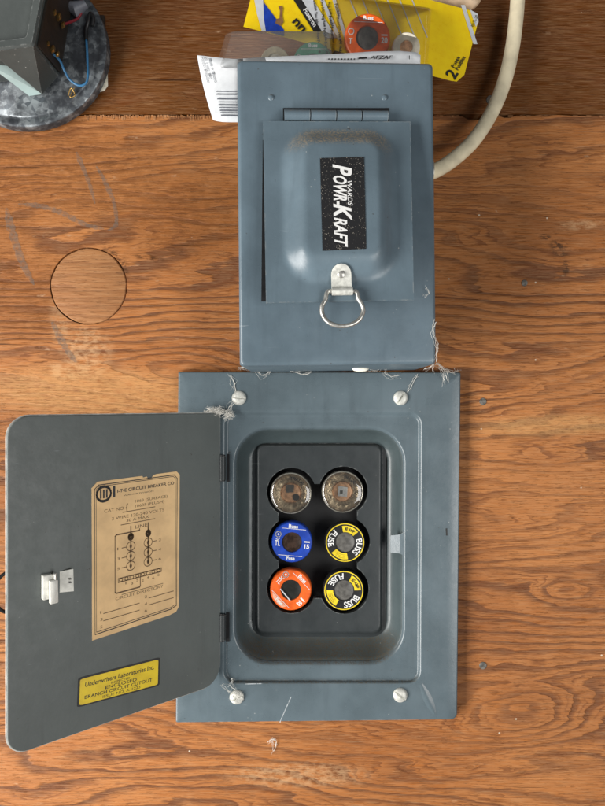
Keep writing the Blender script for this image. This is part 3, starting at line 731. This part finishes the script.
lid = b.build('flap', M['lid'], ubox, 50); lid['label'] = 'hinged flap with a raised pillow centre, dusty along its top'
b = B(); q = [onbox(x, y, .0006) for x, y in ((262.6, 140), (330, 140), (330, 300), (261.3, 301.5))]; b.box(q, [v-UN*.0008 for v in q]); b.build('flap_gap_shade', M['black'], ubox)  # black strip painting the shade in the gap at the flap's left edge
# nameplate
b = B(); nu, nv = 8, 14; vs = []; fs = []
def npl(s, t, off): 
    x = (320*(1-t)+322.5*t)*(1-s)+(364*(1-t)+366.2*t)*s; y = (158.3*(1-s)+157*s)*(1-t)+(251*(1-s)+249*s)*t; return onlid(x, y, off)
for j in range(nv+1):
    for i in range(nu+1): vs.append(npl(i/nu, j/nv, .0003))
for j in range(nv):
    for i in range(nu): k = j*(nu+1)+i; fs.append((k, k+1, k+nu+2, k+nu+1))
npm = Mat('speckled_black_decal'); p_ = npm.pos(); vo = npm.n('TexVoronoi'); vo.inputs['Scale'].default_value = 900; npm.put(vo.inputs['Vector'], p_)
npm.set(col=npm.mix(npm.math('MULTIPLY', npm.rng(vo.outputs['Distance'], .10, .30, 1, 0), npm.rng(npm.noise(p_, 320, 2), .40, .62)), (.012, .012, .013), (.34, .31, .26)), rough=.5)
b.add(vs, fs).build('nameplate', npm.m, lid, 0)
b = B()
nf = lambda x, y: onlid(y+x*.022, x, .0005)                    # reading direction runs down the plate, letter tops to the right
for w_, xx, ww, base, cap in (('P', 164.5, 12.0, 333.2, 17.5), ('OWR', 176, 25, 333.6, 12.3), ('K', 204, 16.5, 334.0, 16.5), ('RAFT', 217.8, 29.5, 334.4, 12.0)):
    text(b, w_, xx, base-xx*.022, ww, cap, nf, bold=.03, shear=.33)
text(b, '-', 201.8, 333.9-4.4, 3.2, 12.3, nf, bold=.03)
text(b, 'WARDS', 181, 347.4-4.1, 25, 4.6, nf, shear=.2, bold=.01)
b.build('lettering', M['white'], lid, 0)
# pull bracket and ring
br = B(); top = [(341-9.9*math.cos(t), 275-10.5*math.sin(t)) for t in [math.pi*k/14 for k in range(15)]]
out = top+[(351.4, 290.5), (331.4, 291)]
f0 = [onlid(x, y, .0003) for x, y in out]; f1 = [onlid(x, y, .0017) for x, y in out]
cen = [onlid(341+(x-341)*.9, 279+(y-279)*.92, .0020) for x, y in out]
br.loops([f0, f1, cen], True, True); brk = br.build('ring_bracket', M['dull'], lid)
lathe([(S(4.2, .1), .0), (S(4.0, .1), .0008), (S(2.6, .1), .0014), (.0001, .0016)], onlid(340.5, 275.5, .0030), 20, an=LN, cap1=True).build('rivet', M['steel'], lid)
B().tube([onlid(331.3, 292.5, .0026), onlid(351.8, 292.2, .0026)], S(4.2, .1), 14).build('ring_sleeve', M['dull'], lid)
rp = [(332, 291.8, .0030), (328.6, 291, .0032), (326.6, 294, .0034), (325.4, 300, .0034), (322.2, 306, .0032), (322.4, 314, .003), (327, 321, .003), (334.5, 325, .003), (343, 326, .003), (352, 324.3, .003), (359.8, 319, .003), (363.3, 311, .003), (361.8, 304, .0032), (358.5, 299, .0034), (357.3, 293.5, .0034), (355, 291, .0032), (350.5, 291.8, .003)]
def ringpt(x, y, o): 
    d = P(x, y, 0)-Vector((0, -DIST, 0)); og = Vector((0, -DIST, 0)); p0 = LC[3]+LN*o; return og+d*((p0-og).dot(LN)/d.dot(LN))
B().tube(spline([ringpt(*q) for q in rp], 5), S(2.25, .1), 10).build('pull_ring', M['steel'], lid, 80)
# cable connector on the right side of the box
sx = P(436, 172, .076).x
conn = lathe([(.0095, -.001), (.0095, .003), (.0078, .0032), (.0078, .006), (.006, .0061)], Vector((F4[1].x+.0010, -.040, P(0, 172, .040).z)), 20, Vector((0, 1, 0)), Vector((0, 0, 1)), Vector((1, 0, 0)), cap1=True)
conn.build('cable_connector', M['steel'], ubox)

# ------------------------------------------------------------------ cables
cp = [(519, -60, .012), (518.5, -20, .012), (516.5, 15, .012), (512, 50, .013), (504, 83, .015), (491.5, 113, .018), (474, 140, .023), (454, 159, .029), (436, 170.5, .036), (424, 174.5, .040), (416, 175.5, .041)]
o = B().tube(spline([P(*q) for q in cp], 6), .0056, 14, flat=.72).build('cable', M['cable'], None, 80)
tag(o, 'thick cream cable looping down into the right side of the upper box', 'cable', 'cables')
cp = [(380, -14, .013), (410, -9, .013), (440, -4.5, .012), (462, 0, .010), (472, 3.5, .008), (475, 7, .0065)]
o = B().tube(spline([P(*q) for q in cp], 6), [.0066]*26+[.0064, .006, .0052, .0042, .003], 14).build('cable', M['cable2'], None, 80)
tag(o, 'stub of beige cable showing above the top edge of the yellow card', 'cable', 'cables')

# ------------------------------------------------------------------ blister packs on top of the upper box
yp = thing('blister_pack', P(355, 68, .03), 'yellow blister pack with an orange fuse, leaning behind the upper box', 'fuse pack', 'fuse packs on the upper box')
c14, s14 = math.cos(math.radians(14.6)), math.sin(math.radians(14.6))
def yc(a, d, off=0.0):
    "yellow card: a px along from its right end, d px down from its top edge"
    x = 480.5-a*c14-d*s14*1.0; y = 13-a*s14+d*c14
    h = .020+.006*math.sin(a/225*math.pi)+.018*(d/74)*(1 if a > 60 else .3+.7*a/60)
    return P(x, y, h+off)
DCH = 73; ACH = 226
b = B(); nu, nv = 40, 10; vs = []; fs = []
for lay, off in ((0, 0), (1, -.0006)):
    for j in range(nv+1):
        for i in range(nu+1):
            a = ACH*i/nu; d = DCH*j/nv
            # rounded right-hand corners
            cr = 9
            if a < cr:
                e = cr-math.sqrt(max(0, cr*cr-(cr-a)**2)); d = max(e, min(DCH-e, d))
            vs.append(yc(a, d, off))
NP = (nu+1)*(nv+1)
for j in range(nv):
    for i in range(nu): k = j*(nu+1)+i; fs += [(k, k+1, k+nu+2, k+nu+1), (NP+k, NP+k+nu+1, NP+k+nu+2, NP+k+1)]
bd_ = [i for i in range(nu+1)]+[j*(nu+1)+nu for j in range(1, nv+1)]+[nv*(nu+1)+i for i in range(nu-1, -1, -1)]+[j*(nu+1) for j in range(nv-1, 0, -1)]
for i in range(len(bd_)): j = (i+1) % len(bd_); fs.append((bd_[i], bd_[j], NP+bd_[j], NP+bd_[i]))
ycard = b.add(vs, fs).build('card', M['card'], yp, 30)
def cprint(name, mat, polys, off=.0003, par=None):
    "printed areas on the yellow card, polygons in photo pixels"
    b = B()
    for pl in polys:
        b.add([cpx(x, y, off) for x, y in pl], [tuple(range(len(pl)))])
    return b.build(name, mat, par or ycard, 0)
def cpx(x, y, off):
    dx, dy = x-480.5, y-13; a = -(dx*c14+dy*s14); d = -dx*s14+dy*c14; return yc(a, d, off)
def strips(x0, y0, x1, y1, w, seg=5):
    out = []
    for k in range(seg):
        a, e = k/seg, (k+1)/seg; out.append([(x0+(x1-x0)*a, y0+(y1-y0)*a), (x0+(x1-x0)*a+w, y0+(y1-y0)*a), (x0+(x1-x0)*e+w, y0+(y1-y0)*e), (x0+(x1-x0)*e, y0+(y1-y0)*e)])
    return out
cprint('white_margin', M['cardwhite'], [[(250, -22), (262, -22), (264, 20), (266, 32), (262, 32), (257, 14)]], .0006)
cprint('blue_corner', M['cardblue'], [[(263.5, 2), (274, 16), (276, 34), (264.5, 31)], [(274, 16), (284, 30), (284, 36), (276, 34)]], .0005)
cprint('black_band', M['ink'], strips(291, -4, 314, 32, 8.5, 6), .0005)
cprint('white_band', M['cardwhite'], strips(299.6, -4, 326, 38, 11, 6)+strips(318, -5, 338, 40, 4, 6)+strips(330, -8, 344, 38, 3.5, 6), .0005)
cprint('white_stripes', M['cardwhite'], sum([strips(344+k*13, -14+k*1.5, 362+k*13, 30+k*1.5, 1.1, 5) for k in range(6)], []), .0004)
cprint('white_corner', M['cardwhite'], strips(461, 5, 473.5, 44, 4, 5)+[[(470, 9.5), (478, 14), (478.5, 22), (476, 27)]], .0004)
def rotmap(x0, y0, ang, off):
    a = math.radians(ang); return lambda x, y: cpx(x0+x*math.cos(a)+y*math.sin(a), y0+x*math.sin(a)-y*math.cos(a), off)
b = B(); text(b, 'nn', 0, 0, 15, 8.5, rotmap(292, 22, 47, .0008), bold=.03); b.build('lettering', M['ink'], ycard, 0)
b = B(); text(b, '2', 0, 0, 7.5, 11, rotmap(455, 80, -60, .0008), bold=.02); text(b, 'Fuses', 0, 0, 12, 3.6, rotmap(454.5, 68, -61, .0008), bold=.02); text(b, 'Fusibles', 0, 0, 15, 3.6, rotmap(458.5, 70.5, -61, .0008), bold=.02)
b.build('count_lettering', M['ink'], ycard, 0)
b = B(); text(b, 'BP/TL-20', 0, 0, 12, 3, rotmap(474, 27, -68, .0008)); b.build('code_lettering', M['ink'], ycard, 0)
b = B()
for k in range(4):
    for j in range(4): text(b, ('Protection', 'Time delay', 'Plug fuse', 'Fusible')[(j+k) % 4], 0, 0, 13, 2.6, rotmap(313+k*7.2+j*1.4, -2+j*14+k*2, 82-k*2, .0008), bold=.02)
b.build('stripe_lettering', M['ink'], ycard, 0)
b = B(); text(b, 'Fusetron', 0, 0, 20, 4.2, rotmap(303.2, 10, 58, .0008), bold=.03); b.build('band_lettering', M['white'], ycard, 0)
# hang hole seen as a dark keyhole
b = B(); b.add([cpx(x, y, .0007) for x, y in ((278.5, 6), (281.5, 5.5), (283, 8), (282, 15), (283.5, 22), (280.5, 26), (275, 23), (276.5, 19), (279.5, 18), (280, 11))], [tuple(range(10))]); b.build('hang_hole', simple('hole_shadow_board', (.24, .12, .05), .7), ycard, 0)
# clear bubble over the two fuses
b = B(); q0 = [cpx(x, y, .001) for x, y in ((336, -6), (432, 8), (427, 76), (330, 58))]; q1 = [cpx(x, y, .017) for x, y in ((342, 0), (424, 12), (420, 70), (338, 56))]
b.loops([rquad(q0, .003, 4), rquad(q1, .006, 4)], False, True); b.build('bubble', M['clear'], yp, 60)
def spare(px, py, h, r, body, label, hole, win, rot, tilt, amp=None, name='spare_fuse'):
    c = P(px, py, h); R = S(r, h); rm = Matrix.Rotation(math.radians(tilt), 3, 'X'); ax, ay = fuse_frame(rot); ax = rm @ ax; ay = rm @ ay; an = rm @ Vector((0, -1, 0))
    t = thing(name, c-an*.014, label, 'fuse', 'spare fuses in the packs')
    lathe([(R*.78, -.014), (R*.78, -.008), (R*.97, -.007), (R, -.0055), (R, -.0016), (R*.97, -.0005), (R*.92, 0), (R*hole, 0), (R*hole*.95, -.0012)], c, 44, ax, ay, an, cap0=True).build('body', M[body], t, 30)
    lathe([(R*hole*.97, -.0010), (.0001, -.0006)], c, 28, ax, ay, an, cap1=True).build('window', M[win], t)
    if amp:
        fm = lambda x, y: c+ax*x*R+ay*y*R+an*.00015; b = B()
        text(b, 'Buss', 0, .70, .44, .17, fm, bold=.03, align='C'); stroke(b, [(-.6, .62), (.62, .62)], .022, fm)
        text(b, amp, .60, -.2, .28, .22, fm, bold=.03); stroke(b, [(.62, .12), (.84, .12)], .06, fm)
        stroke(b, ringpts(-.72, .22, .12, 14), .04, fm); text(b, 'T', -.82, -.28, .18, .22, fm, bold=.02); b.build('lettering', M['white'], t, 0)
    return t
spare(367.5, 37.5, .048, 23, 'forange', 'orange fuse under clear plastic on the yellow card', .50, 'mica', 2, 8, '20')
spare(406.5, 47, .048, 14, 'ivory', 'small ivory fuse end beside the orange one on the yellow card', .46, 'copper', 0, 12)
# white pack lying on the box with its end bent down past the left side
wp = thing('blister_pack', P(300, 64, .055), 'white card blister pack lying on the upper box, its barcoded end hanging left', 'fuse pack', 'fuse packs on the upper box')
b = B(); vs = []; fs = []
cols = [(197, 55.3, 213, 120, .034), (203, 55.8, 217, 121, .035), (211, 56.8, 222, 121.8, .036), (222, 58, 229, 122, .037), (234, 59, 237, 122, .037), (243.5, 59, 243.5, 122, .037)]
NR = 8
for (xt, yt, xb, yb, h) in cols:
    for j in range(NR+1):
        t = j/NR; vs.append(P(xt+(xb-xt)*t-1.5*math.sin(t*math.pi), yt+(yb-yt)*t, h+.010*(1-t)**2))
for i in range(len(cols)-1):
    for j in range(NR): k = i*(NR+1)+j; fs.append((k, k+1, k+NR+2, k+NR+1))
# front edge running along the box top
k0 = len(vs); tops = [(243.5, 59, .047), (262, 57.5, .055), (290, 56.3, .060), (330, 54.5, .062), (345, 53.6, .062), (372, 51.8, .062), (400, 51.2, .062), (416, 52.5, .062), (420.5, 55.5, .062), (420.5, 61, .062)]
for x_, y_, h in tops:
    for j in range(4): 
        zt = P(x_, y_, h); zb = .2320; vs.append(Vector((zt.x, zt.y+.004*(j/3)**2, zt.z+(zb-zt.z)*j/3)))
for i in range(len(tops)-1):
    for j in range(3): k = k0+i*4+j; fs.append((k, k+1, k+5, k+4))
wcard = b.add(vs, fs).build('card', M['cardwhite'], wp, 50)
wm = wcard.modifiers.new('thickness', 'SOLIDIFY'); wm.thickness = .0005; wm.offset = -1
def wl(x, y, off=.0010):
    "left flap, x and y in photo pixels"
    t = (y-56)/65; 
    for k in range(3):
        xt = x
    i = 0
    def col(s):
        s = max(0, min(4.999, s)); i = int(s); f = s-i; a = cols[i]; c = cols[i+1]; return [a[m]*(1-f)+c[m]*f for m in range(5)]
    best = min((abs((lambda q: q[0]+(q[2]-q[0])*t-1.5*math.sin(t*math.pi))(col(s/20))-x), s/20) for s in range(101))[1]
    q = col(best); h = q[4]+.010*(1-t)**2
    return P(x, y, h+off)
b = B()
for y_, w_ in ((91, .8), (93.5, 1.3), (97.8, 1.7), (101.5, .8), (104, 1.6), (107, .9), (109.5, 1.5), (112, .9), (114.5, 1.3)):
    x0 = 205+(y_-56)*.22+3
    b.add([wl(x0, y_), wl(236, y_+.2), wl(243, y_+.2), wl(243, y_+w_+.2), wl(236, y_+w_+.2), wl(x0, y_+w_)], [(0, 1, 4, 5), (1, 2, 3, 4)])
b.build('barcode', M['barcode'], wcard, 0)
b = B()
for k, (x_, y_, ww) in enumerate(((200.5, 57, 26), (204, 57.5, 22), (208.5, 58.5, 24))):
    text(b, ('Cooper Bussmann', 'St. Louis, MO', 'Made in Mexico')[k], 0, 0, ww, 2.0, (lambda x0, y0: lambda x, y: wl(x0+x*.25+y, y0+x))(x_, y_), bold=.01)
b.build('small_print', M['barcode'], wcard, 0)
wf = lambda x, y: P(x, 59.2-y, .0634)
b = B(); fillpoly(b, [(358, 0), (367, .5), (367, 2.4), (359, 2.0)], wf); text(b, 'AFZAF', 370, .2, 23, 3.4, wf, bold=.02, shear=.3); text(b, '1', 409, 0, 2, 3.6, wf, bold=.03)
for k in range(9): fillpoly(b, [(328+k*3.2, -.6), (329.6+k*3.2, -.6), (329.8+k*3.2, .8), (328.3+k*3.2, .8)], wf)
b.build('edge_print', M['ink'], wcard, 0)
b = B(); q0 = [P(x, y, .030) for x, y in ((226, 33), (336, 35), (340, 66), (216, 68))]; q1 = [P(x, y, .056) for x, y in ((232, 31), (328, 31.5), (334, 66), (222, 68))]
b.loops([rquad(q0, .002, 4), rquad(q1, .003, 4)], False, True); b.build('bubble', M['clear2'], wp, 60)
spare(275, 62, .045, 15, 'cream', 'cream fuse showing as an arch at the left end of the clear bubble', .56, 'ivory', 0, 10)
t = spare(313, 62, .044, 20, 'fgreen', 'green fuse in the clear bubble just above the box', .42, 'mica', 0, 6, '30')

# ------------------------------------------------------------------ bell transformer on a round plate
tr = thing('transformer', P(24, 48, 0), 'dark grey transformer on a round galvanised plate with blue wire, top left', 'transformer')
hc = .012
b = B(); n = 72
def dsk(r, h): return [P(24+83*r*math.cos(k*math.tau/n), 48+79*r*math.sin(k*math.tau/n), h) for k in range(n)]
def dskb(h0): return [Vector((v.x, -h0, v.z)) for v in dsk(1, hc)]
b.loops([dskb(.0035), dskb(hc-.0012), dsk(.993, hc-.0003), dsk(.975, hc), dsk(.93, hc), dsk(.915, hc-.0008), dsk(.88, hc-.0008), dsk(.86, hc), dsk(.2, hc+.0004)], True, True)
b.build('round_plate', M['galv'], tr, 40)
b = B(); q = rect(60, 18, 105.5, 88); b.box([P(x, y, 0) for x, y in q], [Vector((P(x, y, 0).x, -.0036, P(x, y, 0).z)) for x, y in q]); b.build('backing_block', M['board'], tr)
b = B(); b.box([P(x, y, .0) for x, y in ((99, 92), (107.5, 72), (107.8, 86), (104, 91))], [P(x, y, .004) for x, y in ((99, 92), (107.5, 72), (107.8, 86), (104, 91))]); b.build('plaster_lump', M['ivory'], tr)
# housing: front face toward the room, sides running back to the plate
fc = [P(-34, -44, .062), P(50, -44, .062), P(33, 45, .062), P(-40, 54, .062)]
bc = [P(-14, -26, .014), P(76, -26, .014), P(58, 76, .014), P(-20, 84, .014)]
b = B(); ff = rquad(fc, .002, 3)
b.loops([rquad(bc, .002, 3), [v+Vector((0, .002, 0)) for v in ff], rquad(inset(fc, .0012), .002, 3), rquad(inset(fc, .006), .002, 3), [v+Vector((0, .003, 0)) for v in rquad(inset(fc, .0075), .002, 3)]], True, True)
b.build('housing', M['tgrey'], tr, 30)
def side(a, t):                                             # right face of the housing: a down its height, t from front to back
    f = fc[1].lerp(fc[2], a); k = bc[1].lerp(bc[2], a); return f.lerp(k, t)
sn = (side(1, 0)-side(0, 0)).cross(side(0, 1)-side(0, 0)).normalized()
if sn.x < 0: sn = -sn
b = B(); q = [side(a, t)+sn*.0004 for a, t in ((.02, .10), (.02, .97), (.97, .97), (.97, .10))]; b.box(q, [v+sn*.0014 for v in q]); b.build('terminal_board', M['board'], tr)
# foot flange under the housing
b = B(); q = [P(-12, 45, .052), P(43, 94, .016), P(29, 96, .013), P(-16, 62, .046)]; b.box(q, [v+Vector((0, .0015, .001)) for v in q]); b.build('foot_flange', M['tlight'], tr)  # light from the left is put into the flange's pale colour
b = B(); q = [P(-10, 52, .0605), P(33, 46, .0605), P(58, 76, .017), P(42, 94.5, .017), P(-8, 50, .056)]; k = len(q); b.loops([q, [v+Vector((0, .001, .0012)) for v in q]], True, True); b.build('side_bracket', M['tgrey'], tr, 20)
for a, c, hh, r in ((54.5, 13, .043, 2.6), (59, 17, .038, 3.4), (63, 25, .032, 2.8), (47.5, 44, .044, 2.4), (53, 49, .038, 3.4), (57.5, 54, .032, 2.6), (24, 69, .040, 2.2)):
    b = lathe([(S(r, hh), -.002), (S(r, hh), .001), (S(r*.8, hh), .0018), (.0001, .0021)], P(a, c, hh), 12, Vector((0, 1, 0)), Vector((0, 0, 1)), Vector((.8, -.55, 0)).normalized(), cap0=True, cap1=True)
    b.build('terminal_screw', M['brass' if a > 40 else 'steel'], tr)
def wire(pts, r, name, mat): B().tube(spline([P(*q) for q in pts], 6), r, 8).build(name, M[mat], tr, 80)
wire([(53, 54, .034), (60, 61, .026), (64, 70, .020), (70, 80, .017), (79, 85.5, .0155), (86, 83, .0155), (88, 74, .0155), (87.5, 62, .015), (87, 50, .015), (86, 38, .014)], .0009, 'blue_wire', 'wblue')
wire([(62, 25, .030), (70, 22, .022), (78, 18, .018), (82, 8, .018), (80, -6, .018)], .0010, 'red_wire', 'wred')
wire([(86, 40, .0145), (86, 30, .015), (88, 22, .016), (90, 14, .016), (93, 18, .0155), (92, 26, .015)], .0016, 'tape_wrap', 'black')
B().tube([P(70, 6, .018), P(76, 10, .018), P(86, 4, .018)], [.004, .006, .003], 10).build('tape_wrap', M['wgrey'], tr)
b = B(); b.tube(spline([P(*q) for q in ((68, 96, .014), (71, 88, .0145), (75, 95, .014), (70, 97, .0145), (74, 88, .014))], 5), .0005, 6); b.build('wire_end', M['brass'], tr)

# ------------------------------------------------------------------ cobwebs and lint
def web(label, strands, r=.00022, name='cobweb', jit=1.0):
    b = B()
    allst = []
    for st_ in strands:
        allst.append((st_, 1.0))
        for _ in range(3): allst.append(([(x_+random.gauss(0, 1.9), y_+random.gauss(0, 1.6), h_) for x_, y_, h_ in st_], .4))
    for st_, kr in allst:
        pts = spline([P(*q) for q in st_], 6)
        pts = [p+Vector((random.gauss(0, .00022), random.gauss(0, .0002), random.gauss(0, .00022)))*jit for p in pts]
        b.tube(pts, [r*kr*.50*random.uniform(.4, 1.6) for _ in pts], 5)
    o = b.build(name, M['web'], None, 80); tag(o, label, 'cobweb', 'cobwebs')
web('cobweb hanging along the gap under the left half of the upper box', [[(239, 367, .03), (248, 369, .02), (255, 369.5, .015), (262, 374.5, .010), (268, 373, .0095), (272, 369, .012)], [(240, 367.5, .03), (252, 366.8, .03), (261, 369.5, .02)], [(290, 371, .012), (298, 373, .010), (306, 374.5, .0095), (311, 372.5, .010)], [(312, 369, .016), (320, 368.5, .018), (326, 367.8, .02)], [(230, 375, .0086), (234, 382, .0084), (236, 392, .0084)]], .00042)
web('cobweb strands at the lower right corner of the upper box', [[(436, 363, .06), (440, 366, .04), (446, 371, .02), (455, 374, .012)], [(434, 364, .06), (430, 367, .05), (424, 369, .04)], [(437, 363, .06), (443, 372, .02), (445, 384, .009)], [(440, 366, .04), (452, 372, .015), (458, 371, .011)], [(436, 322, .076), (433, 332, .077), (436.5, 345, .076), (436.5, 362, .076)], [(432, 366, .05), (433, 372, .02)], [(426, 288, .079), (429, 293, .079), (425, 298, .079)], [(444, 371, .02), (448, 381, .0088)]], .00036)
web('cobweb under the upper box right of its middle', [[(370, 369.5, .02), (377, 370.5, .016), (382, 367, .02), (386, 369.5, .018)], [(384, 372, .0095), (391, 376.5, .0088), (400, 375, .009)], [(418, 374, .009), (413, 384, .0086), (409, 391, .0084)]], .0004)
lint = []
for k in range(26):
    a = random.random(); x0, y0 = 208+a*24, 412.5-2*math.sin(a*5)+random.uniform(-2, 2)
    lint.append([(x0+random.uniform(-5, 5), y0+random.uniform(-3, 3), .0105+random.uniform(0, .003)) for _ in range(4)])
lint += [[(226, 412, .011), (230, 406, .0105), (235, 400.5, .010)], [(229, 415, .011), (231, 407, .011), (236, 402, .010)], [(207, 413, .011), (214, 409.5, .012), (222, 411, .012)]]
web('lint and web clump under the top left screw of the fuse panel', lint, .00040)
web('wisps of web around the bottom left screw of the fuse panel', [[(222, 684, .010), (228, 690, .010), (232, 694, .010)], [(232, 678, .009), (231, 686, .009), (236, 690, .0105)], [(231, 698, .011), (236, 694, .0112), (243, 699, .011)], [(234, 702, .0112), (238, 697, .0114), (242, 692, .0112)]], .00036)
web('web strand hooked on the plywood below the fuse panel', [[(269, 742, .001), (272, 739.5, .0015), (276, 740.5, .0015), (276, 744, .001), (274, 751, .001)]], .0005, jit=.3)
b = B(); cc = P(360.5, 369.0, .040); n = 16; lps = []
for k in range(9):
    t = -1+2*k/8; rr_ = math.sqrt(max(0, 1-t*t))*.0019+.00005
    lps.append([cc+Vector((t*.0062, rr_*math.cos(j*math.tau/n), rr_*math.sin(j*math.tau/n))) for j in range(n)])
b.loops(lps, True, True); o = b.build('cocoon', M['cocoon'], None, 80); tag(o, 'small white oval cocoon stuck under the bottom edge of the upper box', 'cocoon')
